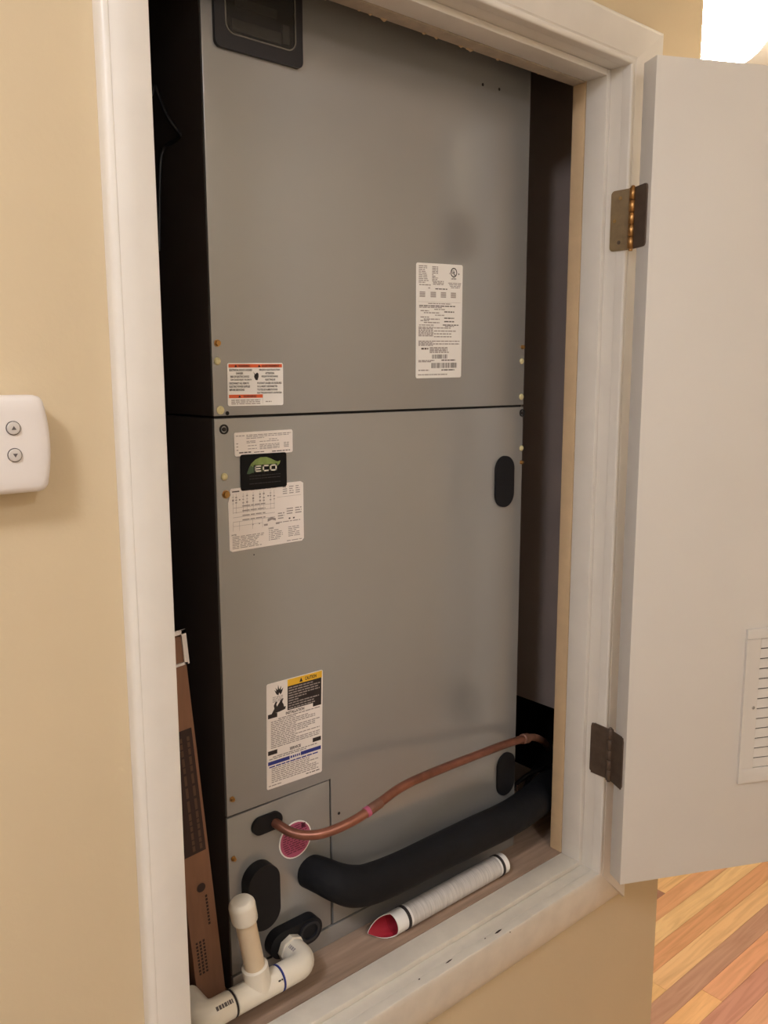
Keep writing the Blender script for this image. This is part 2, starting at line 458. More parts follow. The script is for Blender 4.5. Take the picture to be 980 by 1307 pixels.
# local: door runs along -x from the axis, thickness along +y
bm = bmesh.new()
add_box(bm, (-0.765, 0.011, DZ0), (-0.003, 0.046, DZ1), 0.0015, DR)
door = struct(finish(bm, 'door_1', 'door_paint', smooth=30), 'white flush closet door swung wide open, louvred grille in it')
gx0, gx1 = -0.211, -0.560
gz0, gz1 = H - 0.678, H - 0.410
fw = 0.026
def ring_box(bm, x0, x1, z0, z1, fwx, y0, y1, bev, M):
    add_box(bm, (x0, y0, z0), (x1, y1, z0 + fwx), bev, M)
    add_box(bm, (x0, y0, z1 - fwx + .009), (x1, y1, z1), bev, M)
    add_box(bm, (x0, y0, z0 + fwx), (x0 + fwx, y1, z1 - fwx + .009), 0, M)
    add_box(bm, (x1 - fwx, y0, z0 + fwx), (x1, y1, z1 - fwx + .009), 0, M)
bm = bmesh.new(); ring_box(bm, gx1, gx0, gz0, gz1, fw, 0.0458, 0.0515, 0.0018, DR)
grille = finish(bm, 'vent_grille', 'door_paint', door, smooth=30)
bm = bmesh.new(); add_box(bm, (gx1 + fw, 0.0461, gz0 + fw), (gx0 - fw, 0.0468, gz1 - 0.017), 0, DR)
finish(bm, 'grille_backing', 'closet_dark', grille)
nl = 13
iz0, iz1 = gz0 + fw, gz1 - 0.017
step = (iz1 - iz0) / nl
for k in range(nl):
    z = iz0 + step * (k + 0.5)
    bm = bmesh.new()
    M = DR @ Matrix.Translation((0, 0.0490, z)) @ Matrix.Rotation(math.radians(9), 4, 'X')
    add_box(bm, (gx1 + fw - .001, -0.0006, -step * 0.43), (gx0 - fw + .001, 0.0006, step * 0.43), 0, M)
    finish(bm, 'louver', 'door_paint', grille)
for z in (H - 0.5448,):
    for gx in (-0.2305, gx1 + .0125):
        p = DR @ Vector((gx, 0.0515, z)); d = (DR.to_3x3() @ Vector((0, 1, 0)))
        cyl('screw', p - d * .001, p + d, [(0, .0028), (.0016, .0028), (.0022, .0018), (.0022, .0002)], 'nickel', grille, 12)
# hinges
def hinge(zc, hh, dark):
    mm = 'hinge_dark' if dark else 'hinge_brass'
    pm = 'hinge_dark' if dark else 'pin_brass'
    bm = bmesh.new()
    z0 = zc - hh / 2
    n = 5
    for k in range(n):
        a = z0 + hh * k / n + .0004; b = z0 + hh * (k + 1) / n - .0004
        add_tube(bm, [(Vector((AX.x, AX.y, a)), .0050), (Vector((AX.x, AX.y, a + .0004)), .0054), (Vector((AX.x, AX.y, b - .0004)), .0054), (Vector((AX.x, AX.y, b)), .0050)], 16)
    add_tube(bm, [(Vector((AX.x, AX.y, z0 - .003)), .0030), (Vector((AX.x, AX.y, z0 + hh + .0015)), .0034), (Vector((AX.x, AX.y, z0 + hh + .003)), .0020)], 12)
    hg = finish(bm, 'hinge', pm, door, smooth=45)
    # leaf on the jamb, rounded corners at its free edge
    def leaf(to_world, length, m):
        bm = bmesh.new(); pts = []
        r = .006
        for cx, cz, a0 in ((length - r, r, -90), (length - r, hh - r, 0)):
            for k in range(6):
                a = math.radians(a0 + 90 * k / 5); pts.append((cx + r * math.cos(a), cz + r * math.sin(a)))
        pts += [(0, hh), (0, 0)]
        if dark:
            rr = random.Random(3); pts = [(u + rr.uniform(-.0008, .0008), v + rr.uniform(-.0018, .0018)) for u, v in pts]
        a = [bm.verts.new(to_world(u, v, 0.0022)) for u, v in pts]; b = [bm.verts.new(to_world(u, v, 0.0)) for u, v in pts]
        bm.faces.new(a); bm.faces.new(b[::-1])
        for k in range(len(pts)):
            bm.faces.new((a[k], a[(k + 1) % len(pts)], b[(k + 1) % len(pts)], b[k]))
        return finish(bm, 'leaf', m, hg)
    jw = lambda u, v, t: Vector((XR - t, AX.y + u, z0 + v))
    leaf(jw, 0.0385, mm)
    dw = lambda u, v, t: DR @ Vector((-0.003 + t, 0.004 + u, z0 + v))
    leaf(dw, 0.034, 'hinge_dark')
    if not dark:
        for u, v in ((.022, hh - .012), (.031, hh * .5), (.022, .012)):
            c = jw(u, v, .0020)
            cyl('screw', c, c + Vector((-1, 0, 0)), [(0, .0030), (.0007, .0028), (.0009, .0012), (.0006, .0003)], 'brass' if v > .02 else 'hinge_dark', hg, 14)
hinge(H + 0.232, 0.089, False)
hinge(H - 0.624, 0.089, True)

# ------------------------------------------------------------------ air handler
UX0, UX1 = 0.5315, 1.1110
UZ1 = H + 0.64
SEAM = H - 0.0507
RAIL = H - 0.8073
ACT = H - 0.5758           # top of the connection cover
ACX = 0.7019               # right edge of the connection cover
UD = 0.68
ah = empty('air_handler', ((UX0 + UX1) / 2, (UF + UD) / 2, PZ))
tag(ah, 'tall grey sheet-metal air handler cabinet standing inside the closet', 'air handler')
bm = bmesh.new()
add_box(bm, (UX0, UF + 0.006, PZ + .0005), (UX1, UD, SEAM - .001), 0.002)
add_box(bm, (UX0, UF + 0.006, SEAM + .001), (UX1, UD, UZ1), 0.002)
finish(bm, 'cabinet', 'unit_side_shaded', ah, smooth=30)
pb = 0.0012
bm = bmesh.new(); add_box(bm, (UX0, UF, SEAM + .0016), (UX1, UF + .0055, UZ1), pb); finish(bm, 'upper_panel', 'unit_grey', ah, smooth=30)
# lower panel, notched round the connection cover
gp = .0014
bm = bmesh.new()
poly_plate(bm, [(UX0, ACT + gp), (ACX + gp, ACT + gp), (ACX + gp, RAIL + gp), (UX1, RAIL + gp), (UX1, SEAM - .0016), (UX0, SEAM - .0016)], UF, UF + .0055, pb)
finish(bm, 'lower_panel', 'unit_grey', ah, smooth=30)
bm = bmesh.new(); add_box(bm, (UX0, UF + .0008, RAIL + gp), (ACX - gp, UF + .0055, ACT - gp), pb); finish(bm, 'connection_cover', 'unit_grey', ah, smooth=30)
bm = bmesh.new(); add_box(bm, (UX0, UF - .001, PZ + .0003), (UX1, UF + .0055, RAIL - .0006), pb); finish(bm, 'base_rail', 'unit_grey', ah, smooth=30)
bm = bmesh.new()
add_box(bm, (UX0 + .002, UF + .0040, SEAM - .003), (UX1 - .002, UF + .0058, SEAM + .003))
finish(bm, 'seam_gasket', 'gap_black', ah)
bm = bmesh.new()
add_box(bm, (ACX - .003, UF + .0040, RAIL), (ACX + .003, UF + .0058, ACT + .002))
finish(bm, 'seam_gasket', 'gap_black', ah)

# observation window at the top
pl = at_y(272, 62, UF); pr = at_y(384, 87, UF)
wx0, wx1, wz0 = pl.x, pr.x, (pl.z + pr.z) / 2
wz1 = wz0 + 0.105
def ring_plate(bm, outer, inner, y0, y1, mi=0):
    n = len(outer)
    A = [[bm.verts.new((x, y, z)) for x, z in q] for q in (outer, inner) for y in (y0, y1)]
    of, ob, inf, inb = A
    for k in range(n):
        j = (k + 1) % n
        for a, b in ((of, inf), (inf, inb), (inb, ob), (ob, of)):
            f = bm.faces.new((a[k], a[j], b[j], b[k])); f.material_index = mi
bm = bmesh.new()
ring_plate(bm, rrect(wx0, wx1, wz0, wz1, .008), rrect(wx0 + .014, wx1 - .011, wz0 + .017, wz1 - .017, .012), UF - .005, UF + .001)
wf = finish(bm, 'window_frame', 'frame_black', ah, smooth=40)
bm = bmesh.new()
ring_plate(bm, rrect(wx0 + .0135, wx1 - .0105, wz0 + .0165, wz1 - .0165, .0125), rrect(wx0 + .015, wx1 - .012, wz0 + .018, wz1 - .018, .011), UF - .0058, UF - .004)
finish(bm, 'window_rim', 'breaker_grey', wf, smooth=40)
bm = bmesh.new(); poly_plate(bm, rrect(wx0 + .015, wx1 - .012, wz0 + .018, wz1 - .018, .011), UF - .0045, UF - .0035)
finish(bm, 'window_pane', 'window_plastic', wf)
bm = bmesh.new(); poly_plate(bm, rrect(wx0 + .012, wx1 - .010, wz0 + .015, wz1 - .015, .011), UF - .0006, UF - .0001)
finish(bm, 'window_backing', 'hole_black', wf)
bm = bmesh.new()
add_box(bm, (wx0 + .024, UF - .0026, wz0 + .022), (wx1 - .03, UF - .0007, wz0 + .036), .0006)
add_box(bm, (wx0 + .030, UF - .0030, wz0 + .050), (wx1 - .036, UF - .0007, wz0 + .060), .0006)
add_box(bm, (wx1 - .028, UF - .0026, wz0 + .024), (wx1 - .018, UF - .0007, wz0 + .046), .0006)
finish(bm, 'breaker_block', 'breaker_grey', wf, smooth=30)

# screws, plugs, holes
def hexscrew(px, py, r=.0035, y=UF):
    p = at_y(px, py, y)
    bm = bmesh.new()
    poly_plate(bm, circ(p.x, p.z, r * 1.25, 20), y - .0010, y + .0005)
    poly_plate(bm, [(p.x + r * math.cos(math.radians(60 * k + 15)), p.z + r * math.sin(math.radians(60 * k + 15))) for k in range(6)], y - .0042, y - .0008, .0005)
    finish(bm, 'screw', 'brass', ah, smooth=30)
for q in ((277, 438), (288, 631, .0042), (296, 1020, .003), (298, 1096, .0028), (666.5, 443, .0028), (665, 590, .0028)):
    hexscrew(*q)
def plug(px, py, r=.0046):
    p = at_y(px, py, UF)
    cyl('hole_plug', p + Vector((0, .0005, 0)), p + Vector((0, -1, 0)), [(0, r), (.0016, r), (.0026, r * .8), (.0030, r * .5), (.0024, r * .42), (.0024, .0002)], 'plug_cream', ah, 18)
for q in ((277, 461), (281, 523.5, .0052), (286, 608.5), (665.5, 461, .0046), (665, 506.5, .005), (665, 572), (656.5, 1018, .004)):
    plug(*q)
def hole(px, py, r, y=UF):
    p = at_y(px, py, y)
    bm = bmesh.new(); poly_plate(bm, circ(p.x, p.z, r, 18), y - .0004, y + .0002)
    finish(bm, 'screw_hole', 'hole_black', ah)
for q in ((616, 108, .0022), (637, 114, .0022), (432.5, 1038, .0022), (324, 718 - 10, .0009), (290, 527.5, .0026)):
    hole(*q)
for px, py in ((285.5, 548), (666, 527)):
    p = at_y(px, py, UF)
    bm = bmesh.new(); ring_plate(bm, circ(p.x, p.z, .0062, 20), circ(p.x, p.z, .0042, 20), UF - .0012, UF + .0002)
    o = finish(bm, 'latch_screw', 'hole_black', ah, smooth=40)
    bm = bmesh.new(); poly_plate(bm, circ(p.x, p.z, .0026, 14), UF - .0024, UF, .0006); finish(bm, 'latch_core', 'ink', o, smooth=40)

def capsule_pts(cx, cz, hw, hh, n=10):
    return rrect(cx - hw, cx + hw, cz - hh, cz + hh, min(hw, hh) * .999, n)
def oval(name, px, py, hw, hh, th, m, bev=.003, inset=False):
    p = at_y(px, py, UF)
    bm = bmesh.new(); poly_plate(bm, capsule_pts(p.x, p.z, hw, hh), UF - th, UF + .0006, bev)
    return finish(bm, name, m, ah, smooth=35), p
a1 = at_y(642, 582, UF); a2 = at_y(642, 647, UF); b1 = at_y(630, 614, UF); b2 = at_y(653, 614, UF)
oval('finger_hole_plug', 642.5, 614.5, (b2.x - b1.x) / 2, (a1.z - a2.z) / 2, .004, 'rubber_black', .0025)
oval('finger_hole_plug', 644, 987, (b2.x - b1.x) / 2, (a1.z - a2.z) / 2 * .92, .004, 'rubber_black', .0025)
o, p = oval('refrigerant_grommet', 340, 1050, .024, .0125, .004, 'rubber_black', .002)
tag(o, 'black rubber grommet round the copper tube')
o, p = oval('drain_port_plug', 329, 1139, .0250, .047, .018, 'rubber_black', .006)
oo, pp = oval('drain_port', 371, 1190, .044, .0195, .016, 'rubber_black', .005)
bm = bmesh.new()
ring_plate(bm, capsule_pts(pp.x + .021, pp.z + .001, .017, .0145), capsule_pts(pp.x + .021, pp.z + .001, .013, .0105), UF - .019, UF - .015)
finish(bm, 'port_rim', 'frame_black', oo, smooth=40)

# ---- printed labels
class Label:
    def __init__(s, name, corners, m, y=UF, r=.004, lab=None, outline=None):
        c = [at_y(px, py, y) for px, py in corners]
        s.c = [(v.x, v.z) for v in c]; s.y = y
        s.w = math.hypot(s.c[1][0] - s.c[0][0], s.c[1][1] - s.c[0][1]); s.h = math.hypot(s.c[3][0] - s.c[0][0], s.c[3][1] - s.c[0][1])
        ru_, rv = r / s.w, r / s.h
        pts = []
        for cu, cv, a0 in ((1 - ru_, rv, -90), (1 - ru_, 1 - rv, 0), (ru_, 1 - rv, 90), (ru_, rv, 180)):
            for k in range(5):
                a = math.radians(a0 + 90 * k / 4); pts.append((cu + ru_ * math.cos(a), cv + rv * math.sin(a)))
        if outline: pts = outline
        bm = bmesh.new()
        poly_plate(bm, [s.map(u, v) for u, v in pts], y - .0005, y + .0001)
        s.o = finish(bm, name, m, ah)
        if lab: tag(s.o, lab)
        s.P = {}; s.layer = {}
    def map(s, u, v):
        a, b, c, d = s.c
        x = (a[0] * (1 - u) + b[0] * u) * (1 - v) + (d[0] * (1 - u) + c[0] * u) * v
        z = (a[1] * (1 - u) + b[1] * u) * (1 - v) + (d[1] * (1 - u) + c[1] * u) * v
        return (x, z)
    def bm(s, key):
        if key not in s.P: s.P[key] = bmesh.new()
        return s.P[key]
    def poly(s, pts, m, lvl=0, key='print'):
        b = s.bm((key, m)); y = s.y - .0006 - .00012 * lvl
        b.faces.new([b.verts.new((s.map(u, v)[0], y, s.map(u, v)[1])) for u, v in pts])
    def rect(s, u0, v0, u1, v1, m, lvl=0, key='print'):
        s.poly([(u0, v0), (u1, v0), (u1, v1), (u0, v1)], m, lvl, key)
    def text(s, u0, v0, u1, v1, t, m, lvl=1, key='lettering'):
        vs_, fs, asp = text_geo(t); b = s.bm((key, m)); y = s.y - .0006 - .00012 * lvl
        L = []
        for x, q in vs_:
            X, Z = s.map(u0 + (u1 - u0) * x, v1 - (v1 - v0) * q); L.append(b.verts.new((X, y, Z)))
        for f in fs:
            try: b.faces.new([L[i] for i in f])
            except ValueError: pass
    def dashes(s, u0, u1, v, h, m, rnd, lvl=0, fill=1.0, wmin=.03, wmax=.1):
        u = u0
        end = u0 + (u1 - u0) * fill
        while u < end - .005:
            e = min(end, u + rnd.uniform(wmin, wmax))
            s.rect(u, v, e, v + h, m, lvl); u = e + .012
    def done(s):
        for (key, m), b in s.P.items():
            tag(finish(b, key, m, s.o, smooth=False), kind='stuff')
R_ = random.Random(11)

# warning label
L = Label('warning_label', [(289.6, 463.4), (360.8, 463.3), (361.3, 517), (290.6, 518.4)], 'paper', r=.0025, lab='small white warning label with orange bands')
L.rect(.02, .025, .98, .105, 'ink_orange'); L.rect(.02, .735, .62, .815, 'ink_orange')
def tri(L, u, v, su, sv, m='ink'):
    L.poly([(u, v), (u + su, v + sv), (u - su, v + sv)], m, 1)
tri(L, .145, .035, .025, .06); L.text(.19, .04, .385, .095, 'WARNING', 'ink')
tri(L, .56, .035, .025, .06); L.text(.605, .04, .93, .095, 'AVERTISSEMENT', 'ink')
tri(L, .205, .745, .025, .06); L.text(.27, .75, .5, .805, 'WARNING', 'ink')
for i, (t, a, b) in enumerate([('ELECTRICAL SHOCK HAZARD', .03, .43), ('DANGER', .15, .27), ('RISK OF ELECTRIC SHOCK', .05, .38), ('CAN CAUSE INJURY OR DEATH', .05, .42), ('DISCONNECT ALL REMOTE', .03, .37), ('ELECTRIC POWER SUPPLIES', .03, .39), ('BEFORE SERVICING', .03, .29)]):
    L.text(a, .138 + i * .077, b, .186 + i * .077, t, 'ink')
for i, (t, a, b) in enumerate([('RISQUE D ELECTROCUTION', .56, .94), ('ATTENTION', .67, .83), ('RISQUE DE DECHARGE', .60, .90), ('ELECTRIQUE', .67, .85), ('POUVANT CAUSER DES BLESSURES', .52, .97), ('OU LA MORT. DECONNECTER', .52, .89), ('TOUTES LES ALIMENTATIONS', .52, .89), ('ELECTRIQUES AVANT L ENTRETIEN', .52, .97)]):
    L.text(a, .138 + i * .077, b, .186 + i * .077, t, 'ink')
L.poly([(.44, .21), (.465, .25), (.475, .29), (.47, .255)], 'ink', 1)
L.poly([(.45, .20), (.49, .27), (.50, .24), (.515, .30), (.49, .285), (.485, .30)], 'ink', 1)
L.poly([(.48, .27), (.52, .22), (.545, .25), (.545, .33), (.535, .36), (.53, .40), (.495, .40), (.47, .34), (.465, .30)], 'ink', 1)
for i in range(3): L.dashes(.06, .60, .855 + i * .042, .022, 'ink_grey', R_, fill=.95)
L.rect(.615, .73, .618, .96, 'ink_grey'); L.dashes(.67, .78, .895, .025, 'ink_grey', R_)
L.done()

# specification label under the black ECO sticker
L = Label('rating_label', [(298.2, 552.4), (373, 547.8), (373.3, 577), (299.5, 582.9)], 'paper_warm', r=.0025)
L.dashes(.03, .17, .13, .035, 'ink_grey', R_); L.dashes(.2, .97, .12, .035, 'ink_grey', R_); L.dashes(.2, .93, .19, .03, 'ink_grey', R_); L.dashes(.2, .5, .26, .03, 'ink_grey', R_)
for i in range(2): L.dashes(.2, .35, .38 + i * .06, .03, 'ink_grey', R_)
L.dashes(.42, .75, .42, .03, 'ink_grey', R_); L.dashes(.58, .72, .34, .03, 'ink_grey', R_)
for i in range(4):
    L.dashes(.42, .8, .55 + i * .06, .03, 'ink_grey', R_, fill=.9); L.dashes(.84, .93, .53 + i * .06, .03, 'ink_grey', R_)
for v in (.57, .70): L.dashes(.22, .37, v, .03, 'ink_grey', R_)
for v in (.45, .58, .72): L.dashes(.03, .06, v, .04, 'ink_grey', R_)
L.dashes(.07, .27, .83, .05, 'ink_mid', R_); L.dashes(.32, .5, .86, .03, 'ink_mid', R_); L.dashes(.63, .95, .87, .04, 'ink_mid', R_)
L.done()

# wiring diagram label
ol = [(.012, .04), (.03, .004), (.96, .0), (1.0, .03), (1.0, .96), (.97, .998), (.04, 1.0), (.008, .975), (-.008, .22), (.01, .135), (.024, .1)]
L = Label('wiring_label', [(291.7, 623.9), (386.6, 613.7), (387.6, 689.5), (292.4, 705.1)], 'paper_warm', lab='white wiring diagram label', outline=ol)
for u in (.05, .09, .18, .23, .31, .40, .45, .54, .59):
    L.rect(u, .09, u + .003, .40, 'ink_grey')
    for k in range(3): L.rect(u - .010, .12 + k * .05 + R_.uniform(0, .02), u + .013, .14 + k * .05 + R_.uniform(0, .02), 'ink_grey')
for v in (.31, .385, .46, .53):
    L.rect(.05, v, .60, v + .005, 'ink_grey'); L.dashes(.17, .47, v - .025, .018, 'ink_grey', R_)
L.rect(.05, .60, .43, .604, 'ink_grey')
for u in (.05, .13, .30, .43): L.rect(u, .53, u + .003, .68, 'ink_grey')
for u in (.305, .39): L.rect(u - .006, .60, u + .006, .62, 'ink_mid')
L.poly([(.5, .55), (.56, .53), (.61, .56), (.61, .60), (.56, .575), (.5, .60)], 'ink_grey')
for u in (.47, .63): L.dashes(u - .02, u + .03, .63, .03, 'ink_grey', R_)
for u in (.68, .80, .92):
    for k in range(3): L.dashes(u - .04, u + .05, .42 + k * .04 + (.06 if u < .7 else 0), .018, 'ink_grey', R_)
for u in (.8, .86): L.rect(u - .012, .58, u + .012, .605, 'ink_mid')
L.dashes(.66, .95, .63, .014, 'ink_grey', R_)
for u in (.74, .83, .92):
    for k in range(4): L.dashes(u - .03, u + .03, .06 + k * .035, .015, 'ink_grey', R_)
L.rect(.63, .22, .97, .224, 'ink_grey')
L.dashes(.04, .14, .045, .02, 'ink_mid', R_); L.dashes(.28, .62, .05, .014, 'ink_grey', R_)
for u, v in ((.135, .19), (.51, .18)): L.poly([(u, v - .012), (u + .012, v), (u, v + .012), (u - .012, v)], 'ink_mid')
L.text(.03, .725, .09, .75, 'NOTES', 'ink_mid'); L.text(.51, .70, .58, .725, 'LEGEND', 'ink_mid')
for i in range(8): L.dashes(.04, .46, .765 + i * .026, .012, 'ink_grey', R_, fill=R_.uniform(.7, 1))
for i in range(6):
    L.dashes(.54, .71, .745 + i * .03, .013, 'ink_grey', R_, fill=R_.uniform(.6, 1)); L.dashes(.78, .95, .73 + i * .03, .013, 'ink_grey', R_, fill=R_.uniform(.6, 1))
    L.rect(.515, .745 + i * .03, .53, .758 + i * .03, 'ink_grey')
L.dashes(.76, .97, .955, .014, 'ink_grey', R_)
L.done()

# ECO sticker
L = Label('eco_sticker', [(306.4, 580.6), (365.2, 577), (365.8, 620.6), (307.3, 626.8)], 'eco_black', y=UF - .0009, r=.003, lab='black sticker with a green leaf and the word ECO')
leaf_pts = [(.13, .54), (.16, .42), (.22, .27), (.31, .16), (.42, .10), (.55, .10), (.66, .16), (.74, .22), (.80, .25), (.86, .23), (.84, .32), (.78, .39), (.68, .45), (.55, .50), (.40, .52), (.25, .52), (.18, .55)]
L.poly(leaf_pts, 'leaf_green', 0, 'leaf_print')
L.poly([(.13, .54), (.16, .42), (.21, .31), (.27, .36), (.34, .45), (.42, .50), (.40, .52), (.25, .52), (.18, .55)], 'leaf_dark', 1, 'leaf_print')
def blk(L, u0, v0, u1, v1, m, kind, t, tv):
    r = lambda a, b, c, d: L.rect(a, b, c, d, m, 3, 'lettering')
    if kind in 'EC':
        r(u0, v0, u1, v0 + tv); r(u0, v1 - tv, u1, v1); r(u0, v0, u0 + t, v1)
        if kind == 'E': r(u0, (v0 + v1 - tv) / 2, u1 - .01, (v0 + v1 + tv) / 2)
    else:
        r(u0, v0, u1, v0 + tv); r(u0, v1 - tv, u1, v1); r(u0, v0, u0 + t, v1); r(u1 - t, v0, u1, v1)
for v in (.60, .68, .82): L.dashes(.18, .86, v, .02, 'frame_black', R_)
for ch, a, b in (('E', .29, .43), ('C', .465, .595), ('O', .625, .775)):
    L.rect(a - .012, .31, b + .012, .52, 'eco_black', 2, 'letter_shadow')
    blk(L, a, .325, b, .505, 'ink_white', ch, .03, .04)
L.done()

# caution label
L = Label('caution_label', [(340, 873.8), (411.6, 854.5), (410.5, 984.7), (340.4, 1008.8)], 'paper_warm', r=.0025, lab='tall caution and installation label with yellow and blue bands')
L.rect(.36, .006, .985, .07, 'ink_yellow'); tri(L, .60, .018, .03, .04); L.text(.67, .022, .88, .056, 'CAUTION', 'ink')
L.rect(.36, .07, .975, .296, 'ink')
for i, (a, f) in enumerate([(.38, .75), (.38, .98), (.38, .92), (.38, .97), (.38, .55), (.38, .3), (.38, .95), (.38, .8), (.38, .85)]):
    L.dashes(.38, .96, .085 + i * .024, .011, 'ink_grey', R_, 1, fill=f)
L.poly([(.13, .07), (.165, .088), (.15, .05), (.185, .078), (.195, .03), (.215, .075), (.25, .045), (.24, .085), (.285, .068), (.26, .11), (.235, .126), (.215, .105), (.20, .128), (.165, .115)], 'ink')
for i in range(4): L.dashes(.10, .28, .135 + i * .014, .006, 'ink_grey', R_)
L.poly([(.08, .29), (.13, .245), (.12, .215), (.15, .185), (.185, .185), (.165, .21), (.175, .23), (.21, .205), (.25, .17), (.29, .17), (.265, .20), (.29, .225), (.30, .25), (.33, .25), (.32, .275), (.22, .285)], 'ink')
for v in (.288, .635):
    L.rect(.02, v, .18, v + .04, 'ink'); L.rect(.82, v + .004, .975, v + .044, 'ink')
L.text(.33, .306, .66, .334, 'INSTALLATION', 'ink'); L.text(.40, .655, .60, .683, 'SERVICE', 'ink')
L.dashes(.2, .95, .345, .010, 'ink_grey', R_)
for i in range(15): L.dashes(.07, .95, .362 + i * .0175, .009, 'ink_grey', R_, fill=R_.choice([.5, .75, .9, 1, 1]))
L.dashes(.1, .9, .695, .010, 'ink_grey', R_); L.dashes(.04, .7, .712, .010, 'ink_grey', R_)
L.rect(.02, .737, .40, .772, 'ink_blue'); L.rect(.60, .733, .975, .768, 'ink_blue')
L.dashes(.415, .585, .742, .022, 'ink_blue', R_, wmin=.02, wmax=.03)
L.dashes(.04, .95, .785, .012, 'ink_blue', R_, wmin=.04, wmax=.12, fill=.98)
for i in range(8): L.dashes(.08, .93, .806 + i * .0185, .009, 'ink_grey', R_, fill=R_.choice([.8, .95, 1]))
L.dashes(.03, .25, .967, .009, 'ink_grey', R_); L.dashes(.7, .95, .962, .009, 'ink_mid', R_)
L.done()

# nameplate
L = Label('nameplate_label', [(531, 334.9), (590.3, 338.5), (588, 481.6), (530.4, 483)], 'paper', r=.003, lab='tall white nameplate label with barcodes')
for i in range(10): L.dashes(.05, .26, .022 + i * .0155, .008, 'ink_grey', R_, fill=R_.uniform(.6, 1)); L.dashes(.33, .47, .025 + i * .0135, .008, 'ink_grey', R_, fill=R_.choice([.2, .5, .9]) if i > 4 else .9)
for i in range(3): L.dashes(.35, .58, .148 + i * .013, .008, 'ink_grey', R_)
L.dashes(.06, .30, .182, .009, 'ink_grey', R_); L.dashes(.4, .66, .213, .009, 'ink_mid', R_); L.dashes(.25, .29, .208, .009, 'ink_grey', R_)
for i in range(4): L.dashes(.68 + .02 * i, .97 - .01 * i, .160 + i * .013, .007, 'ink_grey', R_)
for u in (.07, .30, .52, .74):
    for i in range(4): L.rect(u, .245 + i * .0125, u + .115, .2535 + i * .0125, 'ink_grey')
# ring mark
def ring(L, cu, cv, ru_, rv, t, m):
    n = 22
    for k in range(n):
        a, b = 2 * math.pi * k / n, 2 * math.pi * (k + 1) / n
        L.poly([(cu + ru_ * math.cos(a), cv + rv * math.sin(a)), (cu + ru_ * math.cos(b), cv + rv * math.sin(b)),
                (cu + ru_ * (1 - t) * math.cos(b), cv + rv * (1 - t) * math.sin(b)), (cu + ru_ * (1 - t) * math.cos(a), cv + rv * (1 - t) * math.sin(a))], m)
asp = L.w / L.h
ring(L, .80, .070, .072, .072 * asp, .22, 'ink')
L.text(.755, .048, .80, .080, 'U', 'ink'); L.text(.80, .062, .838, .094, 'L', 'ink')
L.text(.895, .074, .925, .088, 'us', 'ink'); L.text(.70, .074, .715, .086, 'c', 'ink'); L.text(.745, .118, .855, .131, 'LISTED', 'ink_mid')
L.rect(.04, .332, .96, .3335, 'ink_grey'); L.dashes(.25, .75, .342, .008, 'ink_grey', R_); L.dashes(.06, .84, .362, .009, 'ink_mid', R_); L.dashes(.06, .55, .376, .008, 'ink_grey', R_)
L.dashes(.38, .62, .392, .008, 'ink_grey', R_)
for v in (.405, .46, .49):
    L.dashes(.09, .27, v, .009, 'ink_grey', R_); L.dashes(.6, .82, v + .006, .010, 'ink_mid', R_); L.dashes(.16, .50, v + .017, .009, 'ink_grey', R_)
L.dashes(.4, .6, .442, .008, 'ink_grey', R_); L.dashes(.57, .92, .527, .009, 'ink_mid', R_); L.dashes(.62, .82, .539, .008, 'ink_grey', R_); L.dashes(.06, .37, .53, .008, 'ink_grey', R_)
for i in range(7): L.dashes(.05, .37, .548 + i * .0125, .009, 'ink_grey', R_, wmax=.08)
for v in (.553, .58, .605, .63): L.dashes(.38, .92, v, .009, 'ink_grey', R_, fill=R_.uniform(.6, 1))
for i in range(4): L.dashes(.05, .95 if i in (0, 2) else .36, .670 + i * .012, .009, 'ink_grey', R_, wmax=.09)
L.dashes(.11, .26, .732, .016, 'ink_mid', R_, wmin=.04, wmax=.06)
for i in range(4): L.dashes(.29, .68 + .03 * (i == 3), .727 + i * .0135, .010, 'ink_grey', R_)
def barcode(u0, u1, v0, v1):
    u = u0
    while u < u1:
        a = R_.choice([.006, .006, .012, .018]); L.rect(u, v0, min(u + a, u1), v1, 'ink_mid'); u += a + R_.choice([.006, .009, .014])
barcode(.34, .68, .792, .828); barcode(.33, .90, .866, .912)
L.dashes(.05, .40, .840, .009, 'ink_grey', R_); L.dashes(.05, .32, .851, .008, 'ink_grey', R_); L.dashes(.55, .86, .838, .010, 'ink_mid', R_)
L.dashes(.05, .28, .925, .010, 'ink_grey', R_); L.dashes(.55, .84, .925, .010, 'ink_mid', R_); L.dashes(.04, .68, .965, .009, 'ink_grey', R_)
L.done()

# round pink sticker on the connection cover
pc = at_y(377, 1071.5, UF)
pr_ = .0275
bm = bmesh.new(); poly_plate(bm, circ(pc.x, pc.z, pr_, 32), UF - .0002, UF + .001)
ps = tag(finish(bm, 'pink_sticker', 'paper', ah), 'round pink printed sticker with white border')
bm = bmesh.new(); poly_plate(bm, circ(pc.x, pc.z, pr_ * .93, 32), UF - .0004, UF - .0002); finish(bm, 'pink_print', 'pink', ps)
bm = bmesh.new()
def prect(x0, z0, x1, z1):
    y = UF - .0006
    bm.faces.new([bm.verts.new((pc.x + pr_ * a, y, pc.z + pr_ * b)) for a, b in ((x0, z0), (x1, z0), (x1, z1), (x0, z1))])
rr = random.Random(2)
for i in range(12):
    v = .72 - i * .125; half = math.sqrt(max(.02, .8 - v * v)) * .88; x = -half
    while x < half - .05:
        e = min(half, x + rr.uniform(.12, .35)); prect(x, v, e, v + .055); x = e + .06
prect(-.62, .38, -.30, .62); prect(.38, .50, .62, .76)
tag(finish(bm, 'lettering', 'pink_dark', ps, smooth=False), kind='stuff')

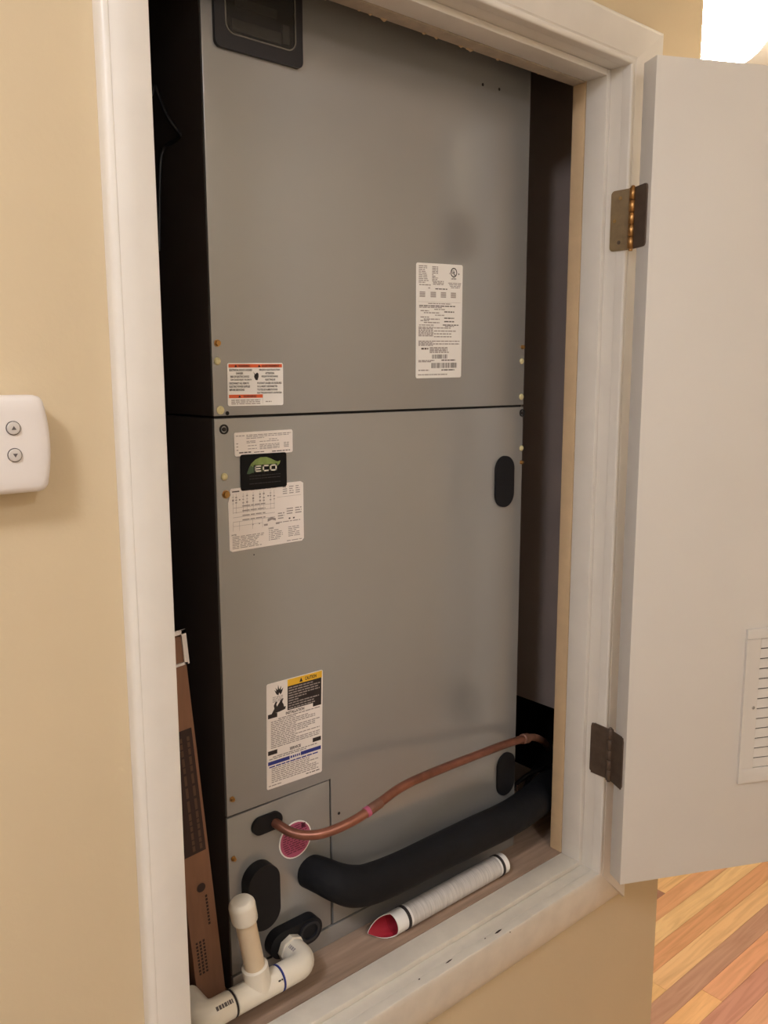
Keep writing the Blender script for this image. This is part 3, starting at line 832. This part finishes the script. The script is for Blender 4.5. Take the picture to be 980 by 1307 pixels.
# ------------------------------------------------------------------ refrigerant lines
cp = empty('copper_tube', at_y(345, 1045, UF)); tag(cp, 'thin bent copper tube crossing in front of the grey panel', 'pipe')
path = [(a, b, UF - d) for a, b, d in ((345, 1046, -.006), (357, 1054, .012), (371, 1062, .028), (390, 1066, .045), (415, 1063, .062), (450, 1048, .072), (480, 1028, .074), (510, 1006, .070), (545, 989, .062), (600, 967, .046), (645, 950, .034), (668, 943, .028))]
pts = spline([(at_y(*q), .0066) for q in path], 8)
tube('tube', pts, 'copper', cp, 16)
e0 = at_y(668, 943, UF - .028); e1 = at_y(681, 941, UF - .022); e2 = at_y(693, 946, UF + .006); e3 = at_y(700, 955, UF + .076)
cyl('coupling', e0 - (e1 - e0) * .1, e1, [(0, .0066), (.001, .0085), (.018, .0085), (.019, .0066)], 'copper_dull', cp, 16)
tube('tube_end', spline([(e0, .0062), (e1, .0062), (e2, .0062), (e3, .0062)], 6), 'copper_dull', cp, 14)
b0 = at_y(470, 1035, UF - .0735); b1 = at_y(486, 1024, UF - .0738)
tube('solder_joint', [(b0, .0067), (b0.lerp(b1, .05), .0073), (b0.lerp(b1, .95), .0073), (b1, .0067)], 'copper_dull', cp, 16)
c0 = at_y(466.5, 1037.5, UF - .0732); c1 = at_y(471, 1034.5, UF - .0735)
tube('pink_mark', [(c0, .0076), (c1, .0076)], 'pink', cp, 16)

path = [(394, 1111, .148, .0235), (412, 1118, .122, .0250), (430, 1126, .104, .0265), (450, 1131, .098, .0285), (472, 1128, .096, .0285), (510, 1113, .098, .0285), (560, 1088, .101, .0285), (605, 1066, .103, .0290), (648, 1045, .108, .0290), (682, 1022, .132, .0300), (705, 1001, .175, .0310), (722, 985, .25, .031)]
pts = spline([(at_y(q[0], q[1], q[2] - .014), q[3]) for q in path], 8)
sl = tag(tube('insulated_suction_line', pts, 'foam_black', None, 24), 'thick black foam insulated pipe running low across the cabinet', 'pipe')

# cables beside the cabinet on the right
def cable(name, pix, r, m, label, xplane=None, group=None, top=None):
    q = [(at_x(a, b, c), r) if xplane else (at_y(a, b, c), r) for a, b, c in pix]
    if top: q.insert(0, (Vector((q[0][0].x - .01, q[0][0].y, top)), r))
    return tag(tube(name, spline(q, 6), m, None, 10), label, 'cable', group)
cable('black_cable', [(655, 1004, 1.20), (668, 993, 1.215), (682, 985, 1.235), (694, 981, 1.262)], .0042, 'wire_black', 'black cable slanting up beside the lower finger hole plug', True)
cable('black_cable', [(664, 1024, 1.18), (669, 1008, 1.20), (676, 992, 1.225), (682, 980, 1.268)], .0042, 'wire_black', 'black cable rising from the foam insulated pipe', True)
cable('thin_wire', [(659, 1016, 1.19), (660, 1005, 1.2), (659, 996, 1.21)], .0013, 'copper_dull', 'hair-thin wire hanging at the cabinet corner', True)

# ------------------------------------------------------------------ drain piping
dp = empty('pvc_drain', at_y(330, 1280, .08)); tag(dp, 'white plastic drain pipe with tee, capped riser and elbow', 'pipe')
st = at_y(361, 1200, UF)
YR = 0.072
ZR = at_y(330, 1262, YR).z
EX = st.x
FR, PR = .0172, .0134
# adapter and elbow
ez = ZR
A0 = Vector((EX, UF - .010, ez))
cyl('adapter', A0, A0 + Vector((0, -1, 0)), [(0, .0165), (.006, .0165), (.0065, .0198), (.015, .0198), (.0155, .0172), (.022, .0172)], 'pvc_white', dp, 8)
el = [(Vector((EX, UF - .028, ez)), FR), (Vector((EX, YR + .020, ez)), FR)]
for k in range(1, 9):
    a = math.pi / 2 * k / 8
    el.append((Vector((EX - .018 + .018 * math.cos(a), YR + .018 - .018 * math.sin(a), ez)), FR))
xe = EX - .046
el.append((Vector((xe, YR, ez)), FR))
tube('elbow', el, 'pvc_white', dp, 28)
tee_x = at_y(331, 1262, YR).x
x_t0, x_t1 = xe - .002, tee_x - .040
tube('run_pipe', [(Vector((xe + .01, YR, ez)), PR), (Vector((at_y(262, 1296, YR).x, YR, ez)), PR)], 'pvc_white', dp, 24)
tube('tee', [(Vector((x_t0, YR, ez)), FR * .94), (Vector((x_t0 - .001, YR, ez)), FR), (Vector((x_t1 + .001, YR, ez)), FR), (Vector((x_t1, YR, ez)), FR * .94)], 'pvc_white', dp, 28)
rb = Vector((tee_x, YR, ez)); rt = at_y(308, 1152, YR)
rd = (rt - rb).normalized()
tube('tee_branch', [(rb, FR), (rb + rd * .036, FR), (rb + rd * .037, FR * .93)], 'pvc_white', dp, 28)
tube('riser', [(rb + rd * .03, PR), (rt - rd * .006, PR)], 'pvc_aged', dp, 24)
cl = .028
tube('cap', [(rt - rd * (cl - .002), PR), (rt - rd * (cl - .002), FR * .96), (rt - rd * (cl - .004), FR * .98), (rt - rd * .004, FR), (rt - rd * .001, FR * .96), (rt + rd * .003, FR * .78), (rt + rd * .0036, FR * .70), (rt + rd * .0042, .0005)], 'pvc_white', dp, 28)
# lower elbow turning down at the left end
lx = at_y(272, 1291, YR).x
ll = [(Vector((x_t1 - .003, YR, ez)), FR * .96), (Vector((x_t1 - .004, YR, ez)), FR), (Vector((lx + .004, YR, ez)), FR)]
for k in range(1, 9):
    a = math.pi / 2 * k / 8
    ll.append((Vector((lx + .004 - .016 * math.sin(a), YR + .016 - .016 * math.cos(a), ez)), FR))
ll.append((Vector((lx - .012, YR + .045, ez)), FR))
tube('elbow', ll, 'pvc_white', dp, 28)
tube('joint_ring', [(Vector((xe - .0014, YR, ez)), FR * 1.02), (Vector((xe + .0004, YR, ez)), FR * 1.02)], 'ink_blue', dp, 28)
tube('joint_ring', [(Vector((x_t1 - .0026, YR, ez)), FR * 1.012), (Vector((x_t1 - .0006, YR, ez)), FR * 1.012)], 'band_dark', dp, 28)
# small printed marks on the fittings
def mark(c, ax, rad, a0, l, wd, m='ink_mid'):
    bm = bmesh.new(); ax = Vector(ax).normalized()
    up = Vector((0, 0, 1)) if abs(ax.z) < .9 else Vector((0, -1, 0))
    up = (up - ax * up.dot(ax)).normalized(); si = ax.cross(up)
    P = lambda t, a: Vector(c) + ax * t + (up * math.cos(a) + si * math.sin(a)) * (rad + .0003)
    rr = random.Random(int(l * 1e5)); t = 0
    while t < l:
        e = t + rr.uniform(.0015, .004)
        bm.faces.new([bm.verts.new(P(*q)) for q in ((t, a0), (e, a0), (e, a0 + wd), (t, a0 + wd))]); t = e + .0008
    return tag(finish(bm, 'print_mark', m, dp, smooth=False), kind='stuff')
mark((x_t1 - .006, YR, ez), (-1, 0, 0), FR, -.85, .024, .30)
mark((EX, UF - .030, ez), (0, -1, 0), FR, .45, .016, .28, 'ink_grey')
mark((tee_x + .020, YR, ez), (1, 0, 0), FR, 1.0, .006, .12, 'ink')

# ------------------------------------------------------------------ rolled paper manual
YM = .0855; RM = .0170
ml = at_y(499, 1180, YM); mr = at_y(641, 1103.5, YM)
MZ = PZ + RM + .0006
mn = empty('rolled_manual', (ml.x * .5 + mr.x * .5, YM, PZ)); tag(mn, 'rolled up white printed manual with red inside, held by bands', 'document')
def roll(r, x0, x1, flap, z=MZ, n=40, rin=None):
    bm = bmesh.new(); A, B, C_, D_ = [], [], [], []
    for k in range(n):
        a = 2 * math.pi * k / n
        # angle 0 = up, pi/2 = towards the cabinet; the sheet corner sticks out at the low cabinet side
        d = abs(((a - math.radians(115) + math.pi) % (2 * math.pi)) - math.pi)
        ex = flap * max(0, 1 - d / math.radians(105))
        y, zz = YM + math.sin(a) * r, z + math.cos(a) * r
        y2, z2 = YM + math.sin(a) * (r - .0012), z + math.cos(a) * (r - .0012)
        A.append(bm.verts.new((x0 - ex, y, zz))); B.append(bm.verts.new((x1, y, zz)))
        C_.append(bm.verts.new((x0 - ex, y2, z2))); D_.append(bm.verts.new((x1, y2, z2)))
    for k in range(n):
        j = (k + 1) % n
        bm.faces.new((A[k], A[j], B[j], B[k])); f = bm.faces.new((C_[k], D_[k], D_[j], C_[j])); f.material_index = 1
        f = bm.faces.new((A[k], C_[k], C_[j], A[j])); bm.faces.new((B[k], B[j], D_[j], D_[k]))
    return bm
sheet = finish(roll(RM, ml.x, mr.x, .034), 'sheet', ['paper', 'manual_red'], mn, smooth=35)
bm = roll(RM + .0003, ml.x + .032, mr.x - .020, 0); finish(bm, 'printed_wrap', ['manual_print', 'paper'], sheet, smooth=35)
finish(roll(RM * .86, ml.x + .004, mr.x - .002, 0), 'inner_pages', ['manual_red', 'manual_red'], mn, smooth=35)
for x in (ml.x + .022, mr.x - .016):
    bm = roll(RM + .0012, x, x + .005, 0); finish(bm, 'rubber_band', ['band_dark', 'band_dark'], mn, smooth=35)

# ------------------------------------------------------------------ long carton leaning in the gap on the left
cb = at_z(290, 1284, PZ + .001)
tp = at_y(234, 815, cb.y)
bd = Vector((tp.x - cb.x, 0, tp.z - cb.z)); LB = bd.length; bd.normalize()
sx = Vector((bd.z, 0, -bd.x))
MB = Matrix(((sx.x, 0, bd.x, cb.x), (0, 1, 0, cb.y), (sx.z, 0, bd.z, cb.z + .004), (0, 0, 0, 1)))
bw, bdp = .040, .030
ct = empty('long_carton', (cb.x - .02, cb.y + .015, PZ)); tag(ct, 'long narrow brown cardboard carton leaning in the dark left gap', 'box')
bm = bmesh.new(); add_box(bm, (-bw, 0, 0), (0, bdp, LB), .0008, MB); body = finish(bm, 'carton_body', 'cardboard', ct, smooth=30)
def on_front(u0, z0, u1, z1, m, name, par=body):
    bm = bmesh.new(); bm.faces.new([bm.verts.new(MB @ Vector((a, -.0004, b))) for a, b in ((u0, z0), (u1, z0), (u1, z1), (u0, z1))])
    return finish(bm, name, m, par, smooth=False)
zz = lambda py: (at_y(250, py, cb.y).z - cb.z) / bd.z
on_front(-.034, zz(1092), -.004, zz(930), 'card_print', 'dark_print')
bm = bmesh.new()
rr = random.Random(4)
z = zz(1088)
while z < zz(940):
    l = rr.uniform(.006, .02)
    for u in (-.012, -.022):
        q = MB @ Vector((u, -.0007, z))
        bm.faces.new([bm.verts.new(MB @ Vector((a, -.0007, b))) for a, b in ((u, z), (u + .0035, z), (u + .0035, z + l * .8), (u, z + l * .8))])
    z += l
tag(finish(bm, 'lettering', 'card_mid', body, smooth=False), kind='stuff')
bm = bmesh.new(); cz = zz(1138)
bm.faces.new([bm.verts.new(MB @ Vector((-.017 + .0062 * math.cos(a * math.pi / 9), -.0005, cz + .0062 * math.sin(a * math.pi / 9)))) for a in range(18)])
for i in range(9):
    q = zz(1150) - i * .005
    bm.faces.new([bm.verts.new(MB @ Vector((a, -.0005, b))) for a, b in ((-.013, q - .0035), (-.010, q - .0035), (-.010, q), (-.013, q))])
tag(finish(bm, 'emblem_print', 'card_print', body, smooth=False), kind='stuff')
bm = bmesh.new()
for i in range(10):
    q = zz(1205) - i * .005
    for u in (-.034, -.029, -.024):
        bm.faces.new([bm.verts.new(MB @ Vector((a, -.0005, b))) for a, b in ((u, q - rr.uniform(.002, .004)), (u + .003, q - .0035), (u + .003, q), (u, q))])
tag(finish(bm, 'small_print', 'card_print', body, smooth=False), kind='stuff')
# white end clip at its top
bm = bmesh.new()
add_box(bm, (-.020, -.003, LB - .036), (.0005, .0, LB - .033), 0, MB); add_box(bm, (-.0035, -.003, LB - .036), (.0025, .0, LB + .008), 0, MB); add_box(bm, (-.020, -.003, LB + .003), (.0025, .0, LB + .008), 0, MB)
finish(bm, 'end_clip', 'plastic_white', ct)

# wire in the gap at upper left
cable('gap_wire', [(187, 70, .505), (198, 110, .515), (212, 146, .52), (227, 168, .53), (231, 174, .532), (221, 181, .53), (209, 190, .525), (204, 220, .52), (203, 320, .51)], .0024, 'wire_black', 'dark thin wire hanging in the gap left of the cabinet', True, top=CEIL - .0005)

# ------------------------------------------------------------------ thermostat
tz0, tz1 = H - .1020, H - .0165
tx1, tx0 = .2715, .150
zc = (tz0 + tz1) / 2; hh = (tz1 - tz0) / 2
tm = empty('thermostat', ((tx0 + tx1) / 2, -.014, tz0)); tag(tm, 'white wall thermostat with round arrow buttons on tan wall', 'thermostat')
def thermo_outline(s, n=60):
    """rounded rectangle whose short sides bow outwards; s insets it"""
    out = []
    r = .007
    b = .0055
    X0, X1, Z0, Z1 = tx0 + s, tx1 - s, tz0 + s, tz1 - s
    def side(x, sg):
        q = []
        for k in range(n + 1):
            t = -1 + 2 * k / n
            e = max(0, abs(t) - (1 - r / hh)) / (r / hh)
            q.append((x + sg * (b * (1 - t * t) - r * (1 - math.sqrt(max(0, 1 - e * e)))), zc + t * (Z1 - Z0) / 2))
        return q
    rt_ = side(X1, 1); lf = side(X0, -1)[::-1]
    return rt_ + lf
bm = bmesh.new(); rings = []
for y, s in ((0.0, .003), (-.006, .003), (-.0065, .0), (-.023, .0), (-.0262, .0008), (-.0282, .0026), (-.0292, .0055), (-.0297, .012)):
    rings.append([bm.verts.new((x, y, z)) for x, z in thermo_outline(s)])
n = len(rings[0])
for a, b in zip(rings, rings[1:]):
    for k in range(n): bm.faces.new((a[k], a[(k + 1) % n], b[(k + 1) % n], b[k]))
bm.faces.new(rings[0][::-1]); bm.faces.new(rings[-1])
finish(bm, 'housing', 'plastic_white', tm, smooth=50)
for px, py, up in ((17, 546.5, 1), (19, 581, -1)):
    p = at_y(px, py, -.0302)
    bm = bmesh.new(); poly_plate(bm, circ(p.x, p.z, .0062, 28), -.0303, -.0280)
    rg = finish(bm, 'button_recess', 'ink_mid', tm)
    bm = bmesh.new(); poly_plate(bm, circ(p.x, p.z, .0055, 28), -.0318, -.0284, .0010)
    bt = finish(bm, 'button', 'button_grey', tm, smooth=40)
    bm = bmesh.new(); bm.faces.new([bm.verts.new((p.x + a, -.03195, p.z + up * b)) for a, b in ((-.0021, -.0014), (.0021, -.0014), (0, .0020))])
    finish(bm, 'arrow', 'ink_mid', bt, smooth=False)

# ------------------------------------------------------------------ lamps
def dome(name, c, r, m, part, label, squash=1.0, base_r=None, full=False):
    root = empty(name, c); tag(root, label, 'ceiling light')
    top = CEIL
    cyl('ceiling_plate', Vector((c[0], c[1], top - .0005)), Vector((c[0], c[1], 0)), [(0, base_r), (.018, base_r), (.024, base_r * .92), (top - c[2] - (r * .9 if full else 0) + .002, base_r * .9)] if True else None, 'lamp_base', root, 36)
    pts = []
    n = 14
    a0 = 0.22 if full else math.pi / 2
    for k in range(n + 1):
        a = a0 + (math.pi - a0) * k / n
        pts.append((Vector((c[0], c[1], c[2] + math.cos(a) * r * squash)), max(.0006, math.sin(a) * r)))
    tube(part, pts, m, root, 32)
dome('hall_ceiling_lamp', (-.63, -.70, 2.36), .14, 'dome_glow', 'glass_dome', 'round flush ceiling lamp nearest the thermostat', squash=.6, base_r=.13)
dome('hall_ceiling_lamp', (.42, -1.52, 2.36), .14, 'second_glow', 'glass_dome', 'round flush ceiling lamp further along the hall', squash=.6, base_r=.13)
dome('globe_ceiling_lamp', (1.94, .262, 2.335), .10, 'globe_glow', 'glass_globe', 'glaring white globe lamp above the open door', full=True, base_r=.05)
